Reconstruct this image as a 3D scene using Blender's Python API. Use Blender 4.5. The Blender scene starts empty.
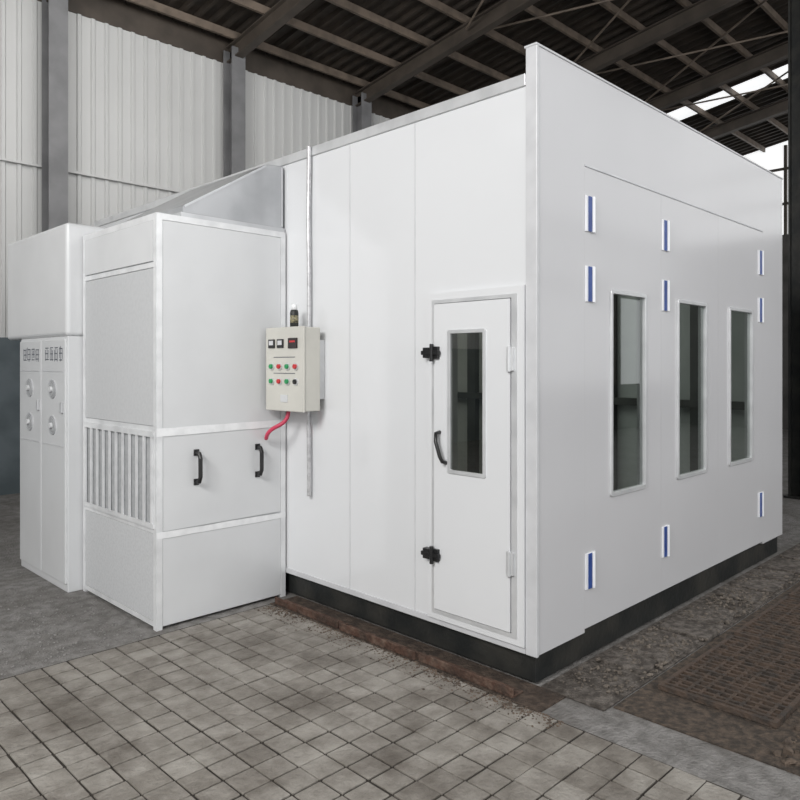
import bpy, bmesh, math, random
from mathutils import Vector, Matrix
random.seed(7)
S = bpy.context.scene
COL = S.collection
PI = math.pi
S.view_settings.view_transform = 'Standard'

# ------------------------------------------------------------------ materials
def mat(name, c, c2=None, scale=3.0, rough=0.5, metal=0.0, bump=0.0, bscale=None, detail=4.0, lo=0.4, hi=0.65, stretch=None, ior=None, c3=None, s3=0.8, m3=.85):
    m = bpy.data.materials.new(name); m.use_nodes = True
    nt = m.node_tree; b = nt.nodes['Principled BSDF']
    b.inputs['Roughness'].default_value = rough
    b.inputs['Metallic'].default_value = metal
    if ior: b.inputs['IOR'].default_value = ior
    tc = nt.nodes.new('ShaderNodeTexCoord')
    vec = tc.outputs['Object']
    if stretch:
        mp = nt.nodes.new('ShaderNodeMapping'); mp.inputs['Scale'].default_value = stretch
        nt.links.new(vec, mp.inputs['Vector']); vec = mp.outputs['Vector']
    n = nt.nodes.new('ShaderNodeTexNoise'); n.inputs['Scale'].default_value = scale; n.inputs['Detail'].default_value = detail
    nt.links.new(vec, n.inputs['Vector'])
    r = nt.nodes.new('ShaderNodeValToRGB')
    r.color_ramp.elements[0].position = lo; r.color_ramp.elements[1].position = hi
    if c2 is None: c2 = tuple(x*0.93 for x in c)
    r.color_ramp.elements[0].color = (*c, 1); r.color_ramp.elements[1].color = (*c2, 1)
    nt.links.new(n.outputs['Fac'], r.inputs['Fac'])
    col = r.outputs['Color']
    if c3:
        n3 = nt.nodes.new('ShaderNodeTexNoise'); n3.inputs['Scale'].default_value = s3; n3.inputs['Detail'].default_value = 8; n3.inputs['Roughness'].default_value = .7
        nt.links.new(vec, n3.inputs['Vector'])
        r3 = nt.nodes.new('ShaderNodeValToRGB'); r3.color_ramp.elements[0].position = .44; r3.color_ramp.elements[1].position = .66
        r3.color_ramp.elements[0].color = (0,0,0,1); r3.color_ramp.elements[1].color = (m3,m3,m3,1)
        nt.links.new(n3.outputs['Fac'], r3.inputs['Fac'])
        mx = nt.nodes.new('ShaderNodeMixRGB'); nt.links.new(r3.outputs['Color'], mx.inputs['Fac']); nt.links.new(col, mx.inputs['Color1'])
        mx.inputs['Color2'].default_value = (*c3,1); col = mx.outputs['Color']
    nt.links.new(col, b.inputs['Base Color'])
    if bump:
        n2 = nt.nodes.new('ShaderNodeTexNoise'); n2.inputs['Scale'].default_value = bscale or scale*6; n2.inputs['Detail'].default_value = 6
        nt.links.new(vec, n2.inputs['Vector'])
        bp = nt.nodes.new('ShaderNodeBump'); bp.inputs['Strength'].default_value = bump; bp.inputs['Distance'].default_value = 0.02
        nt.links.new(n2.outputs['Fac'], bp.inputs['Height']); nt.links.new(bp.outputs['Normal'], b.inputs['Normal'])
    return m

M = {
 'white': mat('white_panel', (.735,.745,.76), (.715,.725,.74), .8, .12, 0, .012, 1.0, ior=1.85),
 'front': mat('front_panel_shaded', (.605,.605,.62), (.585,.585,.60), .8, .15, 0, .012, 1.0, ior=1.75),  # same white as the side but darker, the front's shade put into its colour
 'offwhite': mat('cabinet_white', (.69,.70,.71), (.65,.66,.67), 1.8, .22, 0, .02, 2, ior=1.6),
 'frame': mat('cabinet_frame', (.82,.83,.84), (.70,.71,.72), 7, .28, .15),
 'tape': mat('tape_white', (.90,.91,.92), (.80,.81,.82), 12, .35, .1),
 'seam': mat('seam_pale', (.60,.605,.62), (.54,.545,.56), 6, .35),
 'alu': mat('aluminium', (.72,.73,.74), (.62,.63,.64), 6, .3, .35),
 'duct': mat('duct_sheet', (.50,.51,.525), (.40,.41,.425), 3.0, .28, .45, .05, 5),
 'galv': mat('galvanised', (.60,.61,.625), (.50,.51,.525), 4, .34, .3),
 'conduit': mat('conduit_grey', (.62,.62,.63), (.46,.46,.47), 30, .3, .4),
 'base': mat('base_black', (.014,.016,.016), (.035,.034,.03), 4, .5, .1, .2),
 'black': mat('black_plastic', (.012,.012,.013), (.02,.02,.02), 6, .35),
 'blue': mat('blue_film', (.018,.05,.22), (.03,.08,.3), 9, .35),
 'hingew': mat('hinge_white', (.86,.87,.90), None, 6, .3),
 'filter': mat('filter_grey', (.57,.58,.59), (.54,.55,.56), 40, .7, 0, .03, 160),
 'recess': mat('recess_grey', (.36,.37,.38), (.42,.43,.44), 30, .8),
 'perf': mat('perforated_grey', (.60,.61,.62), (.54,.55,.56), 60, .7, 0, .08, 200),
 'beige': mat('box_beige', (.60,.59,.54), (.55,.54,.495), 4, .35),
 'red': mat('red_plastic', (.55,.03,.035), None, 5, .3),
 'green': mat('green_plastic', (.02,.30,.10), None, 5, .3),
 'hose': mat('red_hose', (.62,.06,.12), (.5,.04,.09), 6, .4),
 'olive': mat('olive_label', (.30,.27,.16), (.06,.055,.04), 90, .4),
 'concrete': mat('concrete_floor', (.27,.26,.25), (.165,.158,.15), 14, .75, 0, .8, 60, 12, .38, .64, c3=(.11,.10,.09), s3=2.2, m3=.75),
 'kerb': mat('kerb_concrete', (.17,.15,.132), (.07,.06,.052), 24, .85, 0, 1.0, 70, 12, .38, .64, c3=(.045,.036,.029), s3=6.0, m3=.9),
 'trench': mat('trench_dirt', (.05,.04,.032), (.12,.09,.068), 26, .95, 0, 1.0, 60, 12),
 'rustdirt': mat('rust_dirt', (.055,.038,.028), (.11,.08,.06), 22, .9, 0, 1.0, 60, 12, c3=(.022,.017,.014), s3=7),
 'paver': mat('paver_grey', (.325,.303,.272), (.215,.197,.172), 9.0, .62, 0, .6, 45, 12, .35, .68, c3=(.095,.079,.064), s3=2.4, m3=.8),
 'paver_b': mat('paver_dusty', (.35,.328,.296), (.245,.226,.199), 9.0, .66, 0, .6, 45, 12, .35, .68, c3=(.11,.092,.075), s3=2.4, m3=.8),
 'paver_c': mat('paver_stained', (.285,.263,.232), (.18,.162,.14), 9.0, .6, 0, .6, 45, 12, .35, .68, c3=(.08,.066,.053), s3=2.4, m3=.8),
 'grout': mat('grout_dark', (.042,.035,.028), (.024,.02,.016), 8, .8, 0, .3),
 'rust': mat('rusty_steel', (.095,.048,.032), (.16,.105,.078), 20, .8, .1, .8, 60, 12, c3=(.03,.021,.016), s3=9),
 'debris': mat('brown_debris', (.14,.105,.08), (.06,.046,.036), 20, .9, 0, .4),
 'gravel': mat('grey_gravel', (.30,.29,.28), (.19,.183,.175), 30, .9, 0, .4),
 'gritd': mat('dark_grit', (.17,.145,.12), (.07,.058,.048), 30, .9, 0, .4),
 'grate': mat('grate_steel', (.10,.07,.052), (.055,.045,.038), 16, .65, .2, .5, 60),
 'sheet': mat('wall_sheet', (.58,.582,.575), (.54,.542,.535), .6, .5),
 'roof': mat('roof_sheet', (.050,.038,.029), (.03,.024,.019), 3.0, .75),
 'beam': mat('beam_brown', (.085,.069,.056), (.06,.049,.04), 3, .6),
 'purlin': mat('purlin_rust', (.20,.158,.124), (.12,.096,.075), 4, .6),
 'column': mat('column_grey', (.20,.20,.205), (.15,.15,.155), 3, .5),
 'wallshade': mat('shaded_wall_bluegrey', (.13,.155,.17), (.08,.10,.11), 2.0, .5),
 'bluegrey': mat('door_blue', (.07,.11,.16), (.05,.08,.12), 3, .5),
 'darkwall': mat('dark_wall', (.10,.095,.09), (.06,.058,.055), 2, .7),
 'innerd': mat('inner_dark', (.06,.063,.06), (.04,.043,.04), 3, .5),
 'inner': mat('inner_panel', (.46,.48,.47), (.38,.40,.39), 2, .5),
 'ink': mat('ink_dark', (.10,.11,.13), None, 5, .6),
 'display': mat('display_dark', (.02,.014,.014), (.03,.018,.018), 30, .2),
}
def skymat(name, st):
    m = bpy.data.materials.new(name); m.use_nodes = True
    b = m.node_tree.nodes['Principled BSDF']
    n = m.node_tree.nodes.new('ShaderNodeTexNoise'); n.inputs['Scale'].default_value = 2
    r = m.node_tree.nodes.new('ShaderNodeValToRGB'); r.color_ramp.elements[0].color = (.86,.88,.89,1); r.color_ramp.elements[1].color = (1,1,1,1)
    m.node_tree.links.new(n.outputs['Fac'], r.inputs['Fac']); m.node_tree.links.new(r.outputs['Color'], b.inputs['Emission Color'])
    b.inputs['Emission Strength'].default_value = st
    return m
M['sky'] = skymat('fibreglass_skylight', .95)
M['pane'] = skymat('daylight_pane', .9)
def glassmat(name, tint, ior):
    m = bpy.data.materials.new(name); m.use_nodes = True
    nt = m.node_tree; nt.nodes.remove(nt.nodes['Principled BSDF']); out = nt.nodes['Material Output']
    t = nt.nodes.new('ShaderNodeBsdfTransparent'); t.inputs['Color'].default_value = (*tint,1)
    g = nt.nodes.new('ShaderNodeBsdfGlossy'); g.inputs['Roughness'].default_value = .02; g.inputs['Color'].default_value=(.9,.92,.92,1)
    fr = nt.nodes.new('ShaderNodeFresnel'); fr.inputs['IOR'].default_value = ior
    mx = nt.nodes.new('ShaderNodeMixShader')
    nt.links.new(fr.outputs['Fac'], mx.inputs['Fac']); nt.links.new(t.outputs[0], mx.inputs[1]); nt.links.new(g.outputs[0], mx.inputs[2]); nt.links.new(mx.outputs[0], out.inputs['Surface'])
    return m
M['glassf'] = glassmat('tinted_glass', (.56,.60,.56), 2.3)
M['glass'] = glassmat('dark_door_glass', (.34,.34,.30), 2.3)

# ------------------------------------------------------------------ mesh helpers
class MB:
    def __init__(s): s.bm = bmesh.new()
    def box(s, x0,x1,y0,y1,z0,z1):
        v = [s.bm.verts.new(p) for p in ((x0,y0,z0),(x1,y0,z0),(x1,y1,z0),(x0,y1,z0),(x0,y0,z1),(x1,y0,z1),(x1,y1,z1),(x0,y1,z1))]
        for f in ((3,2,1,0),(4,5,6,7),(0,1,5,4),(1,2,6,5),(2,3,7,6),(3,0,4,7)): s.bm.faces.new([v[i] for i in f])
        return s
    def prism(s, pts, axis, a, b):
        def P(p, t):
            if axis == 'x': return (t, p[0], p[1])
            if axis == 'y': return (p[0], t, p[1])
            return (p[0], p[1], t)
        A = [s.bm.verts.new(P(p,a)) for p in pts]; B = [s.bm.verts.new(P(p,b)) for p in pts]
        n = len(pts)
        s.bm.faces.new(A); s.bm.faces.new(B[::-1])
        for i in range(n): s.bm.faces.new((A[i],B[i],B[(i+1)%n],A[(i+1)%n]))
        return s
    def tube(s, path, r, seg=12, cap=True):
        pts = [Vector(p) for p in path]; n = len(pts); rings = []
        rs = r if isinstance(r, (list,tuple)) else [r]*n
        up = None
        for i,p in enumerate(pts):
            t = (pts[min(i+1,n-1)]-pts[max(i-1,0)]).normalized()
            if up is None:
                up = Vector((0,0,1)) if abs(t.z) < .9 else Vector((1,0,0))
            a = t.cross(up).normalized(); b = a.cross(t).normalized(); up = b
            rings.append([s.bm.verts.new(p + (a*math.cos(2*PI*k/seg)+b*math.sin(2*PI*k/seg))*rs[i]) for k in range(seg)])
        for i in range(n-1):
            for k in range(seg):
                s.bm.faces.new((rings[i][k],rings[i][(k+1)%seg],rings[i+1][(k+1)%seg],rings[i+1][k]))
        if cap:
            s.bm.faces.new(rings[0][::-1]); s.bm.faces.new(rings[-1])
        return s
    def beam(s, a, b, w, h):
        a = Vector(a); b = Vector(b); t = (b-a).normalized()
        side = t.cross(Vector((0,0,1)))
        side = side.normalized() if side.length > 1e-4 else Vector((1,0,0))
        up = side.cross(t).normalized()
        vs = []
        for p in (a,b):
            for (i,j) in ((-1,-1),(1,-1),(1,1),(-1,1)): vs.append(s.bm.verts.new(p+side*i*w/2+up*j*h/2))
        for f in ((3,2,1,0),(4,5,6,7),(0,1,5,4),(1,2,6,5),(2,3,7,6),(3,0,4,7)): s.bm.faces.new([vs[i] for i in f])
        return s
    def build(s, name, m, parent=None, bevel=0, smooth=False, seg=2, recalc=True):
        if recalc: bmesh.ops.recalc_face_normals(s.bm, faces=s.bm.faces[:])
        me = bpy.data.meshes.new(name); s.bm.to_mesh(me); s.bm.free()
        o = bpy.data.objects.new(name, me); COL.objects.link(o)
        me.materials.append(m)
        if smooth:
            for p in me.polygons: p.use_smooth = True
        if bevel:
            bv = o.modifiers.new('bevel','BEVEL'); bv.width = bevel; bv.segments = seg; bv.limit_method = 'ANGLE'; bv.angle_limit = math.radians(40)
        if parent:
            o.parent = parent
            off = Vector((0,0,0)); q = parent
            while q: off += q.location; q = q.parent
            me.transform(Matrix.Translation(-off))
        return o
def roundrect(x0,x1,z0,z1,r,n=5):
    out = []
    for cx,cz,a0 in ((x1-r,z1-r,0),(x0+r,z1-r,PI/2),(x0+r,z0+r,PI),(x1-r,z0+r,1.5*PI)):
        for i in range(n+1):
            a = a0+i*PI/2/n; out.append((cx+r*math.cos(a), cz+r*math.sin(a)))
    return out
def tag(o, label=None, cat=None, group=None, kind=None):
    if label: o['label'] = label
    if cat: o['category'] = cat
    if group: o['group'] = group
    if kind: o['kind'] = kind
    return o
def thing(name, label, cat, loc, group=None):
    o = bpy.data.objects.new(name, None); COL.objects.link(o); o.location = loc; o.empty_display_size = .1
    return tag(o, label, cat, group)
def struct(mb, name, m, label=None, cat=None, bevel=0):
    o = mb.build(name, m, None, bevel); tag(o, label, cat, None, 'structure'); return o
def stones(name, m, label, cat, n, pos, sizes, base=.004):
    unit = bmesh.new(); bmesh.ops.create_icosphere(unit, subdivisions=1, radius=1)
    uv = [v.co.copy() for v in unit.verts]; uf = [[v.index for v in f.verts] for f in unit.faces]; unit.free()
    V=[]; F=[]
    for i in range(n):
        p_ = pos()
        if p_ is None: continue
        x,y = p_; r = random.choice(sizes)*random.uniform(.7,1.3); b0=len(V)
        for p in uv:
            q = p + Vector((random.uniform(-.4,.4),random.uniform(-.4,.4),random.uniform(-.3,.1)))
            V.append((x+q.x*r, y+q.y*r, max(base+r*.35+q.z*r*.8, base*.5)))
        F += [[b0+k for k in f] for f in uf]
    me = bpy.data.meshes.new(name); me.from_pydata(V,[],F); me.materials.append(m)
    o = bpy.data.objects.new(name,me); COL.objects.link(o)
    return tag(o,label,cat,None,'stuff')

# ------------------------------------------------------------------ hall
EZ, SL, BV = 6.75, .15, 8.0       # eaves height, roof slope, back wall position
def rz(y): return EZ + (BV-y)*SL
XL, XR, YF = -10, 17, -7
struct(MB().box(XL-1,XR+1,YF-1,BV+1,-.2,0), 'floor', M['concrete'], 'rough dusty grey concrete floor of the workshop', 'floor')
def ribbed(a0, a1, pitch, depth):
    pts = []; x = a0
    while x < a1:
        pts += [(x,0),(x+pitch*.62,0),(x+pitch*.70,-depth),(x+pitch*.92,-depth)]; x += pitch
    return pts
pr = ribbed(XL,XR,.19,.025)
mb = MB()
lo = [mb.bm.verts.new((p[0],BV+p[1],0)) for p in pr]; hi = [mb.bm.verts.new((p[0],BV+p[1],6.45)) for p in pr]
for i in range(len(pr)-1): mb.bm.faces.new((lo[i],lo[i+1],hi[i+1],hi[i]))
struct(mb, 'wall_back', M['sheet'], 'light grey ribbed sheet metal wall behind the booth', 'wall')
struct(MB().box(XL,XR,BV-.02,BV+.1,6.45,EZ+.15), 'trim_1', M['beam'], 'narrow dark band between the sheet wall and the roof', 'trim')
struct(MB().box(XL,XR,BV-.07,BV,4.25,4.28), 'trim_2', M['sheet'], 'horizontal rail across the ribbed sheet wall', 'trim')
struct(MB().box(XL,XR,BV-.07,BV,0,2.0), 'wall_back_shade', M['wallshade'], 'lower band of the sheet wall, its shade painted in dark blue grey', 'wall base')  # bluish wall in shade, the shade painted as a darker band
mb = MB(); mb.box(XR,XR+.1,YF,BV,0,5.0)
struct(mb, 'wall_right', M['darkwall'], 'dark lower wall at the far end of the hall', 'wall')
mb = MB()
for y in [YF+i*1.0 for i in range(16)]: mb.box(XR,XR+.08,y-.035,y+.035,5.0,rz(y)-.05)
for z in (5.8,6.7): mb.box(XR+.005,XR+.075,YF,BV,z-.03,z+.03)
struct(mb, 'window_1', M['beam'], 'brown mullions of the windows high on the far end wall', 'window')
struct(MB().box(XR+.1,XR+.12,YF,BV,5.0,9.5), 'window_2', M['pane'], 'bright daylight panes high on the far end wall', 'window')
struct(MB().box(XL-.1,XL,2,BV,0,EZ), 'wall_left', M['sheet'], 'grey side wall of the workshop', 'wall')
mb = MB(); mb.box(4.5,XR,YF-.1,YF,0,1.15)
struct(mb, 'reflection_wall', M['darkwall'], 'unseen low dark wall added to reflect in the booth front windows', 'wall')  # out of view, added so the front panes have something dark to reflect
mb = MB()
for i in range(9): mb.box(4.5+i*1.55,4.5+i*1.55+.28,YF-.1,YF,1.15,5)
mb.box(4.5,XR,YF-.12,YF-.1,3.4,3.6).box(4.5,XR,YF-.12,YF-.1,4.8,5.0)
struct(mb, 'reflection_posts', M['beam'], 'row of unseen posts added to reflect in the booth front windows', 'window')  # unseen posts and rails, added for light and dark stripes in the pane reflections
mb = MB()
pr = ribbed(XL,XR+.1,.24,.07)
A = [mb.bm.verts.new((p[0],YF,rz(YF)+.14+p[1])) for p in pr]; B = [mb.bm.verts.new((p[0],BV,rz(BV)+.14+p[1])) for p in pr]
for i in range(len(pr)-1): mb.bm.faces.new((A[i],A[i+1],B[i+1],B[i]))
struct(mb, 'ceiling', M['roof'], 'dark brown ribbed underside of the hall roof', 'ceiling')
mb = MB(); x=12.5; a=1.0; b=7.4
mb.bm.faces.new([mb.bm.verts.new(p) for p in ((x,a,rz(a)+.065),(x+.65,a,rz(a)+.065),(x+.65,b,rz(b)+.065),(x,b,rz(b)+.065))])
struct(mb, 'window_3', M['sky'], 'strip skylight let into the dark roof', 'skylight')
def ibeam_col(x,y,h,w=.24,d=.26):
    mb = MB(); t=.02
    mb.box(x-w/2,x+w/2,y-d/2,y-d/2+t,.025,h).box(x-w/2,x+w/2,y+d/2-t,y+d/2,.025,h).box(x-.01,x+.01,y-d/2+t,y+d/2-t,.025,h)
    mb.box(x-w/2-.04,x+w/2+.04,y-d/2-.04,y+d/2+.04,0,.025)
    return mb
CX = [.4,3.1,5.8,8.5,11.2,13.9]
for i,x in enumerate(CX):
    o = ibeam_col(x,BV-.23,EZ-.15).build('steel_column', M['column'])
    if i==0: lb='grey steel column on the ribbed sheet wall, leftmost one behind the heating unit'
    elif i==1: lb='grey steel column on the ribbed sheet wall above the grey sloped duct'
    else: lb='steel column along the ribbed sheet wall hidden behind the booth'
    tag(o, lb, 'column', None if i<2 else 'columns behind the booth')
o = ibeam_col(6.75,.75,rz(.75)-.1,.16,.16).build('steel_column', M['base'])
tag(o, 'dark steel column standing just right of the booth front', 'column')
for i,x in enumerate(CX):
    mb = MB(); y0=YF; y1=BV-.1
    for dz,w,h in ((-.05,.14,.02),(-.17,.02,.22),(-.29,.14,.02)): mb.beam((x,y0,rz(y0)+dz-.05),(x,y1,rz(y1)+dz-.05),w,h)
    o = mb.build('roof_rafter', M['beam'])
    tag(o, 'brown steel I-beam rafter under the dark roof', 'roof beam', 'rafters under the roof')
y = 7.7
while y > -6.5:
    mb = MB(); z = rz(y)
    mb.box(XL,XR,y-.025,y+.025,z+.05,z+.06).box(XL,XR,y-.025,y-.017,z-.05,z+.05).box(XL,XR,y-.025,y+.025,z-.06,z-.05)
    o = mb.build('roof_purlin', M['purlin'])
    tag(o, 'thin rusty brown steel purlin under the dark roof sheets', 'roof beam', 'purlins under the roof')
    y -= .8
for i in range(1,5):
    for (ya,yb) in ((1.0,5.2),(5.2,1.0)):
        o = MB().tube([(CX[i]+.1,ya,rz(ya)-.22),(CX[i+1]-.1,yb,rz(yb)-.22)],.018,8).build('roof_tie_rod',M['purlin'])
        tag(o,'thin diagonal steel tie rod crossing between two roof rafters','roof brace','tie rods under the roof')

# ------------------------------------------------------------------ ground details
struct(MB().box(-4.0,-.20,-2.7,2.05,0,.004), 'floor_joints', M['grout'], 'dirty joints between the paving tiles', 'floor')
mb = MB(); T=.135; slots=[]
for i in range(int((4.0-.22)/T)):
    for j in range(int(4.7/T)):
        x = -.21-(i+1)*T; yy = 2.03-(j+1)*T
        g = .003+random.random()*.0035; h = .010+random.random()*.003
        e = [random.uniform(-.002,.002) for _ in range(4)]
        mb.box(x+g+e[0],x+T-g+e[1],yy+g+e[2],yy+T-g+e[3],0.003,h)
        near = max(0,1-(-.21-x)/.8)
        q=random.random(); slots += [2 if q<.14+.35*near else (1 if q>.75 else 0)]*6
for f,s_ in zip(mb.bm.faces,slots): f.material_index=s_
o = struct(mb, 'floor_paving', M['paver'], 'small worn square paving tiles beside the booth', 'floor', bevel=.0025)
o.data.materials.append(M['paver_b']); o.data.materials.append(M['paver_c'])
struct(MB().box(-.20,.03,-.15,2.05,0,.008), 'trim_4', M['rustdirt'], 'dark brown dirt strip along the booth side base', 'ground strip')
seg = [(.02,.66,'rusty brown steel angle at the booth base nearest the booth corner',.006),(.68,1.33,'rusty brown steel angle at the booth base, middle piece of three',-.004),(1.35,2.02,'rusty brown steel angle at the booth base nearest the exhaust cabinet',.003)]
for a,b,lb,sh in seg:
    x=-.185+sh
    o = MB().prism([(x,.008),(x+.09,.008),(x+.09,.020),(x+.013,.020),(x+.013,.055),(x,.055)],'y',a,b).build('rusty_angle_iron', M['rust'], None, .003)
    tag(o, lb, 'steel bar', 'steel angles along the booth base')
stones('brown_debris',M['debris'],'loose brown crumbs of soil and grit along the booth base','debris',2600,lambda:(-.20-abs(random.gauss(0,.065)),random.uniform(-.3,2.0)),(.002,.003,.004,.006),.009)
def gpos():
    x=random.uniform(-2.6,-1.03); y=2.07+abs(random.gauss(0,1.1))
    if x>-1.15 and y>3.22: return None
    return (x,y)
stones('grey_gravel',M['gravel'],'scattered grey grit at the foot of the left cabinets','gravel',2600,gpos,(.002,.003,.004,.006),.001)
struct(MB().box(.03,9,-.36,-.0,0,.012), 'trim_3', M['kerb'], 'worn concrete strip along the booth front', 'kerb', bevel=.006)
mb=MB(); x=.05
while x<6.5:
    w_=random.uniform(.22,.5); z=random.uniform(.016,.034); d0=random.uniform(-.37,-.31); d1=random.uniform(-.07,-.03)
    mb.prism([(x+.012,d0),(x+w_*.5,d0-random.uniform(-.012,.02)),(x+w_-.014,d0+random.uniform(-.02,.02)),(x+w_-random.uniform(.005,.035),d1),(x+w_*.45,d1+random.uniform(-.02,.01)),(x+random.uniform(.0,.025),d1+random.uniform(-.01,.01))],'z',.004,z)
    x+=w_
struct(mb,'trim_6',M['kerb'],'uneven broken concrete slabs laid along the booth front','kerb',bevel=.006)
struct(MB().box(.1,9,-2.4,-.37,0,.006), 'trim_5', M['trench'], 'dark rough earth under and beside the floor grates', 'ground strip')
stones('loose_rubble',M['debris'],'loose dark rubble and earth in front of the floor grates','rubble',3600,lambda:(random.uniform(.15,6),-1.06-abs(random.gauss(0,.45))),(.004,.006,.009,.015,.024),.006)
stones('broken_grit',M['gritd'],'dark grit and broken concrete crumbs on the slabs along the booth front','grit',1900,lambda:(random.uniform(.1,5.5),random.uniform(-.36,-.05)),(.003,.004,.007,.012),.022)
def grate(x0,x1,y0,y1):
    r = thing('steel_grate','','grate',(x0,y0,.008)); w=.022; J=lambda:random.uniform(-.004,.004)
    MB().box(x0,x1,y0,y0+w,.010,.035).box(x0,x1,y1-w,y1,.010,.035).box(x0,x0+w,y0+w,y1-w,.010,.035).box(x1-w,x1,y0+w,y1-w,.010,.035).build('frame',M['grate'],r)
    mb = MB(); nx=int((x1-x0)/.05); ny=int((y1-y0)/.06)
    for i in range(1,nx): xx=x0+(x1-x0)*i/nx+J(); mb.box(xx-.008,xx+.008,y0+w,y1-w,0.011,.032+J()*.8)
    for j in range(1,ny): yy=y0+(y1-y0)*j/ny+J(); mb.box(x0+w,x1-w,yy-.008,yy+.008,0.011,.030+J()*.8)
    mb.build('bars',M['grate'],r)
    r.rotation_euler=(0,0,random.uniform(-.012,.012))
    return r
gl = ['dark steel floor grate nearest the booth corner','dark steel floor grate second from the booth corner','dark steel floor grate third from the booth corner','dark steel floor grate fourth from the booth corner','dark steel floor grate farthest from the booth corner']
for i in range(5):
    g = grate(.42+i*1.02,.42+i*1.02+.96,-1.0,-.44); g['label']=gl[i]; g['group']='grates in front of the booth'

# ------------------------------------------------------------------ spray booth
W, L, H, HF = 3.75, 5.5, 3.147, 3.274
booth = thing('spray_booth','large white panelled paint spray booth with a small door and three tall front windows','paint booth',(0,0,0))
MB().box(.035,W-.03,.03,L-.03,.014,.17).build('base_frame',M['base'],booth,.004)
def holed(axis, u0,u1,z0,z1,a,b,c,d,t0,t1):
    mb=MB(); V={}
    P=(lambda p,t:(p[0],t,p[1])) if axis=='y' else (lambda p,t:(t,p[0],p[1]))
    for t in (t0,t1):
        V[t]=([mb.bm.verts.new(P(p,t)) for p in ((u0,z0),(u1,z0),(u1,z1),(u0,z1))],[mb.bm.verts.new(P(p,t)) for p in ((a,c),(b,c),(b,d),(a,d))])
        o_,n_=V[t]
        for i in range(4): j=(i+1)%4; mb.bm.faces.new((o_[i],o_[j],n_[j],n_[i]))
    for k in (0,1):
        for i in range(4): j=(i+1)%4; mb.bm.faces.new((V[t0][k][i],V[t0][k][j],V[t1][k][j],V[t1][k][i]))
    return mb
ys = [.06,.857,1.442,2.12,3.27,4.4,L]
for i,(a,b) in enumerate(zip(ys[:-1],ys[1:])):
    if i==0: holed('x',a+.0004,b-.0004,.17,3.10,.30,.57,1.045,1.845,0,.05).build('side_panel',M['white'],booth)
    else: MB().box(0,.05,a+.0004,b-.0004,.17,3.10).build('side_panel',M['white'],booth,.0015)
MB().box(W-.05,W,.06,L,.17,3.10).build('side_panel',M['inner'],booth)
MB().box(.05,W-.05,L-.05,L,.17,3.10).build('back_panel',M['inner'],booth)
MB().box(.0,W,.06,L,3.10,3.135).build('roof_panel',M['white'],booth)
MB().box(-.012,.03,.064,L,3.085,H).build('roof_trim',M['alu'],booth,.003)
MB().box(-.008,.0,.064,L,.165,.20).build('bottom_trim',M['seam'],booth,.002)
for y in (.857,1.442):
    MB().box(-.0015,.0,y-.004,y+.004,.2,3.085).build('seam_strip',M['seam'],booth)
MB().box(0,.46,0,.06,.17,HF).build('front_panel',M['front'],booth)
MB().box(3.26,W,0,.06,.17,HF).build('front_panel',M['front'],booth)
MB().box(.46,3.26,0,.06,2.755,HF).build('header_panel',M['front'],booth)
MB().box(.46,3.26,-.005,.0,2.749,2.760).build('header_trim',M['galv'],booth)
MB().box(-.01,.010,-.006,.062,.165,HF).build('corner_post',M['seam'],booth,.003)
MB().box(.46,3.26,.03,.06,.17,.19).build('threshold',M['base'],booth)
MB().box(-.012,W+.01,-.006,.07,HF,HF+.012).build('top_trim',M['seam'],booth,.002)
MB().box(.06,W-.06,.1,L-.06,.171,.185).build('inner_floor',M['innerd'],booth)
for y in (.7,1.6,2.5,3.4,4.3):
    MB().box(W-.13,W-.052,y-.06,y+.06,.186,3.09).build('inner_post',M['innerd'],booth)
for x in (.9,1.85,2.8):
    MB().box(x-.05,x+.05,L-.13,L-.052,.186,3.09).build('inner_post',M['innerd'],booth)
MB().box(W-.14,W-.052,.1,L-.14,1.25,1.32).build('inner_rail',M['innerd'],booth)

def ring(mb, x0,x1,z0,z1,r,w,axis,a,b):
    out = roundrect(x0,x1,z0,z1,r); inn = roundrect(x0+w,x1-w,z0+w,z1-w,max(r-w*.5,.005))
    def P(p,t): return (p[0],t,p[1]) if axis=='y' else (t,p[0],p[1])
    n=len(out); v=[[mb.bm.verts.new(P(p,t)) for p in ps] for t in (a,b) for ps in (out,inn)]
    for i in range(n):
        j=(i+1)%n
        mb.bm.faces.new((v[0][i],v[0][j],v[1][j],v[1][i])); mb.bm.faces.new((v[2][i],v[2][j],v[3][j],v[3][i]))
        mb.bm.faces.new((v[0][i],v[0][j],v[2][j],v[2][i])); mb.bm.faces.new((v[1][i],v[1][j],v[3][j],v[3][i]))
    return mb
def sheet(pts):
    mb=MB(); mb.bm.faces.new([mb.bm.verts.new(p) for p in pts]); return mb
hx = {0:[.515],1:[1.455],2:[3.205]}
leaves = [(.4605,1.3965),(1.3975,2.3265),(2.3275,3.2595)]
wins = [(.735,1.18),(1.625,2.105),(2.525,3.01)]
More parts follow.
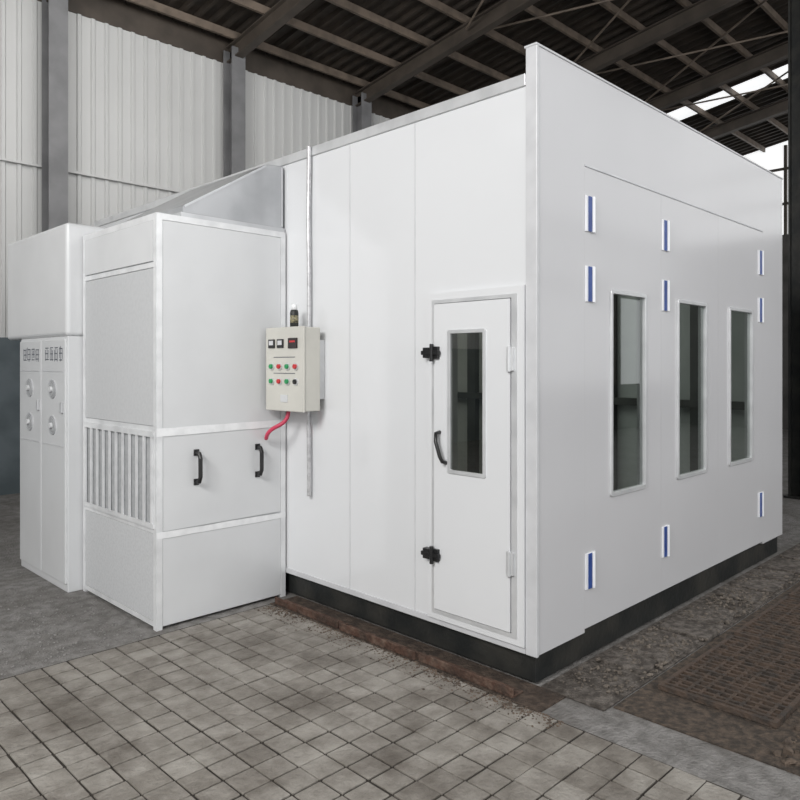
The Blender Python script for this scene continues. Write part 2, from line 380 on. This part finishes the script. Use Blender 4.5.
for i,((a,b),(wa,wb)) in enumerate(zip(leaves,wins)):
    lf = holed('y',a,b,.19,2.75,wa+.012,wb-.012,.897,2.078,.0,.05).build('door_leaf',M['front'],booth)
    ring(MB(),wa,wb,.885,2.09,.02,.024,'y',-.012,.02).build('window_frame',M['alu'],lf,.002)
    p0,p1,q0,q1=wa+.012,wb-.012,.897,2.078
    sheet([(p0,.007,q0),(p1,.007,q0),(p1,.007,q1),(p0,.007,q1)]).build('window_pane',M['glassf'],lf,recalc=False)
    for x in hx[i]:
        for z in (2.49,2.10,.505):
            hh = MB().box(x-.052,x+.052,-.008,-.0002,z-.10,z+.10).build('hinge',M['hingew'],lf,.003)
            hh['label'] = 'white hinge with a dark blue film stripe'
            st = MB().box(x-.030,x+.008,-.012,-.008,z-.098,z+.098)
            st.tube([(x+.022,-.012,z-.1),(x+.022,-.012,z+.1)],.009,10)
            me = hh.data; bmn = bmesh.new(); bmn.from_mesh(me)
            n0 = len(bmn.faces); tmp = bpy.data.meshes.new('t'); st.bm.to_mesh(tmp); st.bm.free(); bmn.from_mesh(tmp)
            bmn.faces.ensure_lookup_table()
            me.materials.append(M['blue'])
            for f in bmn.faces[n0:n0+6]: f.material_index = 1
            bmesh.ops.recalc_face_normals(bmn, faces=bmn.faces[:]); bmn.to_mesh(me); bmn.free(); bpy.data.meshes.remove(tmp)
# side door
MB().box(-.022,.0,.064,.105,.201,2.06).box(-.022,.0,.70,.735,.201,2.06).box(-.022,.0,.105,.70,2.02,2.06).box(-.022,.0,.105,.70,.201,.235).build('door_frame',M['white'],booth)
MB().box(-.026,-.004,.105,.14,.235,2.02).box(-.026,-.004,.68,.70,.235,2.02).box(-.026,-.004,.14,.68,2.0,2.02).box(-.026,-.004,.14,.68,.235,.257).build('door_edge',M['alu'],booth)
door = holed('x',.145,.676,.262,1.996,.31,.56,1.055,1.835,-.032,-.002).build('door',M['white'],booth)
ring(MB(),.30,.57,1.045,1.845,.012,.02,'x',-.040,-.02).build('window_frame',M['alu'],door,.002)
rr=roundrect(.312,.558,1.057,1.833,.02)
sheet([(-.028,p[0],p[1]) for p in rr[::-1]]).build('window_pane',M['glass'],door,recalc=False)
MB().tube([(-.03,.632,1.27),(-.065,.632,1.265),(-.075,.625,1.22),(-.075,.595,1.14),(-.065,.585,1.11),(-.03,.585,1.10)],.011,10).build('handle',M['black'],door,0,True)
for z in (1.72,.57):
    MB().box(-.05,-.03,.632,.672,z-.035,z+.035).box(-.055,-.018,.677,.745,z-.03,z+.03).box(-.06,-.04,.62,.755,z-.012,z+.012).tube([(-.055,.675,z-.05),(-.055,.675,z+.05)],.012,10).build('latch',M['black'],door,.003)
for z in (1.68,.62):
    MB().box(-.04,-.024,.12,.165,z-.06,z+.06).tube([(-.042,.145,z-.065),(-.042,.145,z+.065)],.012,10).build('hinge',M['alu'],door,.002)

# ------------------------------------------------------------------ exhaust cabinet
X0,X1,Y0,Y1,ZT = -.99,-.014,2.125,3.27,2.596
cab = thing('exhaust_cabinet','tall white exhaust cabinet with a slotted grille and two black handles','cabinet',(X0,Y0,0))
MB().box(X0+.014,X1,Y0+.014,Y1-.002,.02,ZT-.012).build('body',M['offwhite'],cab)
f = MB(); w=.04
f.box(X0,X0+w,Y0,Y0+w,0,ZT).box(X0,X0+w,Y1-w,Y1,0,ZT).box(X1-w,X1,Y0,Y0+w,0,ZT)
f.box(X0+w,X1-w,Y0,Y0+w,ZT-w,ZT).box(X0,X0+w,Y0+w,Y1-w,ZT-w,ZT)
for z in (2.26,1.235,.60,.02): f.box(X0+.001,X0+.03,Y0+w,Y1-w,z,z+w*.8)
f.build('frame',M['frame'],cab)
MB().box(X0+.042,X1-.042,Y0+.003,Y0+.014,1.25,ZT-.042).build('side_panel',M['offwhite'],cab)
ap = MB().box(X0+.042,X1-.042,Y0+.004,Y0+.014,.61,1.215).build('access_panel',M['offwhite'],cab)
MB().box(X0+.042,X1-.042,Y0+.003,Y0+.014,.02,.575).build('bottom_panel',M['offwhite'],cab)
for x in (-.716,-.25):
    MB().tube([(x,Y0+.005,1.085),(x,Y0-.035,1.08),(x,Y0-.05,1.05),(x,Y0-.05,.93),(x,Y0-.035,.9),(x,Y0+.005,.895)],.014,10).box(x-.018,x+.018,Y0-.003,Y0+.004,1.065,1.105).box(x-.018,x+.018,Y0-.003,Y0+.004,.875,.915).build('handle',M['black'],ap)
for z,d,tl in ((1.205,.05,.008),(.568,.04,-.006)):
    t=MB(); n=8; up=[];dn=[]
    for i in range(n+1):
        x=X0+(X1-X0)*i/n; up.append((x,z+d+tl*i/n+random.uniform(-.002,.002))); dn.append((x,z+tl*i/n+random.uniform(-.002,.002)))
    t.prism(up+dn[::-1],'y',Y0-.0012,Y0-.0003)
    t.build('sealing_tape',M['tape'],cab)
MB().box(X0-.003,X0+.013,Y0+.042,Y1-.042,2.30,ZT-.042).build('top_panel',M['offwhite'],cab)
fp = MB().box(X0+.002,X0+.014,Y0+.042,Y1-.042,1.27,2.255).build('filter_panel',M['filter'],cab)
fp['label']='pale grey filter panel'
MB().box(X0+.008,X0+.014,Y0+.042,Y1-.042,.64,1.23).build('grille_back',M['recess'],cab)
g = MB(); nb=10
for i in range(nb+1):
    y = Y0+.055+(Y1-Y0-.11)*i/nb; g.box(X0-.010,X0+.002,y-.011,y+.011,.66,1.20)
g.box(X0-.010,X0-.0005,Y0+.03,Y1-.03,1.20,1.235).box(X0-.010,X0-.0005,Y0+.03,Y1-.03,.63,.66)
g.build('grille',M['frame'],cab)
MB().box(X0+.002,X0+.014,Y0+.042,Y1-.042,.055,.598).build('mesh_panel',M['perf'],cab)
d = thing('sloped_duct','grey sheet metal sloped duct wedge on top of the exhaust cabinet','duct',(-.4,2.7,ZT))
MB().prism([(-.016,ZT+.03),(-.80,ZT+.03),(-.80,ZT+.075),(-.16,3.06),(-.016,3.075)],'y',2.15,3.22).build('hood',M['duct'],d,.006)
MB().box(-.82,-.016,2.135,3.235,ZT+.001,ZT+.03).build('flange',M['galv'],d)
def fold(p,q,m): MB().beam((p[0],2.146,p[1]),(q[0],2.146,q[1]),.007,.014).build('fold_seam',M[m],d)
fold((-.03,2.64),(-.03,3.06),'galv'); fold((-.79,2.668),(-.165,3.048),'galv')

# ------------------------------------------------------------------ heating unit
hu = thing('heating_unit','white heating unit with overhanging top hood left of the exhaust cabinet','cabinet',(-1.1,3.3,0))
HX=-1.10
MB().box(HX+.01,-.15,3.29,4.30,.0,1.86).build('body',M['offwhite'],hu,.006)
MB().box(HX-.003,-.15,3.285,4.62,1.86,2.685).build('hood',M['offwhite'],hu,.03,False,4)
rg = random.Random(3)
for (a,b) in ((3.31,3.785),(3.80,4.285)):
    dr = MB().box(HX-.004,HX+.012,a,b,.06,1.84).build('door',M['offwhite'],hu,.004)
    yy=a+.04; wch=.075
    while yy < b-.09:
        t=MB(); z0=1.675; z1=1.79
        qs=(rg.uniform(.004,.012),rg.uniform(.030,.042),rg.uniform(.058,.068))
        for q in qs: t.box(HX-.0058,HX-.0040,yy+q,yy+q+.006,z0+rg.uniform(0,.03),z1-rg.uniform(0,.03))
        for k in range(3):
            z=z0+.012+k*.042+rg.uniform(-.006,.006); t.box(HX-.0055,HX-.004,yy+rg.uniform(0,.01),yy+wch-rg.uniform(.0,.012),z,z+.007)
        t.build('character',M['ink'],dr)
        yy += wch+.018
    yc=(a+b)/2
    for z in (1.47,1.20):
        MB().tube([(HX-.004,yc,z),(HX-.012,yc,z)],.07,20).build('gauge_rim',M['galv'],dr)
        MB().tube([(HX-.012,yc,z),(HX-.014,yc,z)],.052,20).build('gauge_face',M['recess'],dr)
        MB().tube([(HX-.014,yc,z),(HX-.03,yc,z)],.02,12).build('knob',M['frame'],dr)
    MB().box(HX-.022,HX-.004,a+.03,a+.06,1.30,1.38).build('latch',M['galv'],dr,.004)
    for z in (1.60,1.05): MB().box(HX-.007,HX-.004,a+.03,b-.03,z,z+.008).build('trim_strip',M['seam'],dr)

# ------------------------------------------------------------------ control box etc
cb = thing('control_box','beige electrical control box with buttons mounted on the booth side wall','control box',(-.06,1.88,1.344))
MB().box(-.19,-.062,1.67,2.09,1.344,1.90).build('body',M['beige'],cb,.006)
MB().box(-.203,-.19,1.665,2.095,1.34,1.905).build('cover',M['beige'],cb,.005)
for y in (1.70,2.02): MB().box(-.062,-.001,y,y+.04,1.42,1.82).build('bracket',M['alu'],cb,.002)
dp = MB().box(-.213,-.203,1.73,1.83,1.76,1.83).build('display',M['display'],cb,.004)
MB().box(-.2138,-.213,1.75,1.81,1.80,1.812).build('readout',M['red'],dp)
for y in (1.92,2.02):
    me_ = MB().box(-.213,-.203,y-.036,y+.036,1.765,1.825).build('meter',M['black'],cb,.004)
    MB().box(-.2138,-.213,y-.024,y+.024,1.785,1.815).build('meter_face',M['seam'],me_)
for r_,z in enumerate((1.64,1.54)):
    for k in range(4):
        y=1.745+k*.09
        c=['red','green','red','green'][k] if r_==0 else ['black','green','red','green'][k]
        MB().tube([(-.203,y,z),(-.212,y,z)],.024,14).build('button_ring',M['alu'],cb)
        MB().tube([(-.21,y,z),(-.226,y,z)],.016,14).build('button',M[c],cb,.002)
for z in (1.70,1.592): MB().box(-.2045,-.203,1.76,2.0,z,z+.005).build('label_strip',M['ink'],cb)
MB().box(-.2075,-.203,1.84,1.92,1.40,1.45).build('lock',M['alu'],cb,.003)
sc = thing('spray_can','slim dark spray can with a white cap standing on the control box','spray can',(-.12,1.88,1.9))
def lathe(prof, cx, cy, seg=20):
    mb=MB(); rings=[]
    for (r,z) in prof: rings.append([mb.bm.verts.new((cx+r*math.cos(2*PI*k/seg),cy+r*math.sin(2*PI*k/seg),z)) for k in range(seg)])
    for a,b in zip(rings[:-1],rings[1:]):
        for k in range(seg): mb.bm.faces.new((a[k],a[(k+1)%seg],b[(k+1)%seg],b[k]))
    mb.bm.faces.new(rings[0][::-1]); mb.bm.faces.new(rings[-1]); return mb
z=1.9055
lathe([(.026,z),(.029,z+.004),(.029,z+.10),(.025,z+.115),(.02,z+.12)],-.12,1.88).build('can',M['base'],sc,0,True)
lathe([(.0295,z+.03),(.0295,z+.08)],-.12,1.88).build('band',M['olive'],sc,0,True)
lathe([(.021,z+.118),(.021,z+.15),(.017,z+.158)],-.12,1.88).build('cap',M['tape'],sc,0,True)
pts=[];rs=[]; zz=.755; k=0
while zz<3.155: pts.append((-.031+.001*math.sin(zz*9),1.835+.003*math.sin(zz*5.3),zz)); rs.append(.0158 if k%2 else .0142); zz+=.009; k+=1
o = MB().tube(pts,rs,12).build('flexible_conduit',M['conduit'],None,0,True)
tag(o,'thin silvery flexible metal conduit running up the booth side wall','conduit')
def bez(P,n=24):
    out=[]
    for i in range(n+1):
        t=i/n; a=[Vector(p) for p in P]
        while len(a)>1: a=[a[j].lerp(a[j+1],t) for j in range(len(a)-1)]
        out.append(a[0])
    return out
o = MB().tube(bez([(-.13,1.93,1.338),(-.14,1.93,1.26),(-.16,1.95,1.22),(-.24,2.0,1.25),(-.22,2.06,1.17),(-.2,2.095,1.14)]),.014,10).build('red_hose',M['hose'],None,0,True)
tag(o,'short red hose curling below the control box','hose')
struct(MB().box(XR-.06,XR,.5,1.6,0,2.6).box(XR-.08,XR,.4,.5,0,2.7).box(XR-.08,XR,1.6,1.7,0,2.7).box(XR-.08,XR,.5,1.6,2.6,2.7),'door_1',M['bluegrey'],'blue grey door on the far end wall','door')

# ------------------------------------------------------------------ light
w = bpy.data.worlds.new('world'); S.world = w; w.use_nodes=True
bg = w.node_tree.nodes['Background']; bg.inputs['Color'].default_value=(.97,.985,1,1); bg.inputs['Strength'].default_value=1.0
def area(loc, target, sx, sy, e, c=(1,1,1)):
    l=bpy.data.lights.new('area_light','AREA'); l.shape='RECTANGLE'; l.size=sx; l.size_y=sy; l.energy=e; l.color=c
    o=bpy.data.objects.new('area_light',l); COL.objects.link(o); o.location=loc
    o.rotation_euler=(Vector(target)-Vector(loc)).to_track_quat('-Z','Y').to_euler()
area((-6.5,-1.0,5.2),(0,1.6,1.8),3,2,450,(1,.985,.965))
area((3.5,-6.6,5.0),(2.2,0,1.4),7,4,230,(1,.99,.975))
area((.5,4.0,6.2),(1.5,8,4.2),5,1.5,80,(1,.985,.96))  # fill lamp added to brighten the murky back wall
area((1.9,3.0,3.08),(1.9,3.0,0),2.5,3.5,65,(.97,1,.97))   # lamp added inside the booth to brighten its dark interior

# ------------------------------------------------------------------ camera
cd = bpy.data.cameras.new('camera'); cam = bpy.data.objects.new('camera', cd); COL.objects.link(cam)
cam.location = (-3.0794,-2.0966,1.65); cam.rotation_euler=(PI/2,0,-PI/4)
cd.sensor_width=36; cd.lens=36*721/800; cd.shift_y=-35/800; cd.clip_start=.05
S.camera = cam
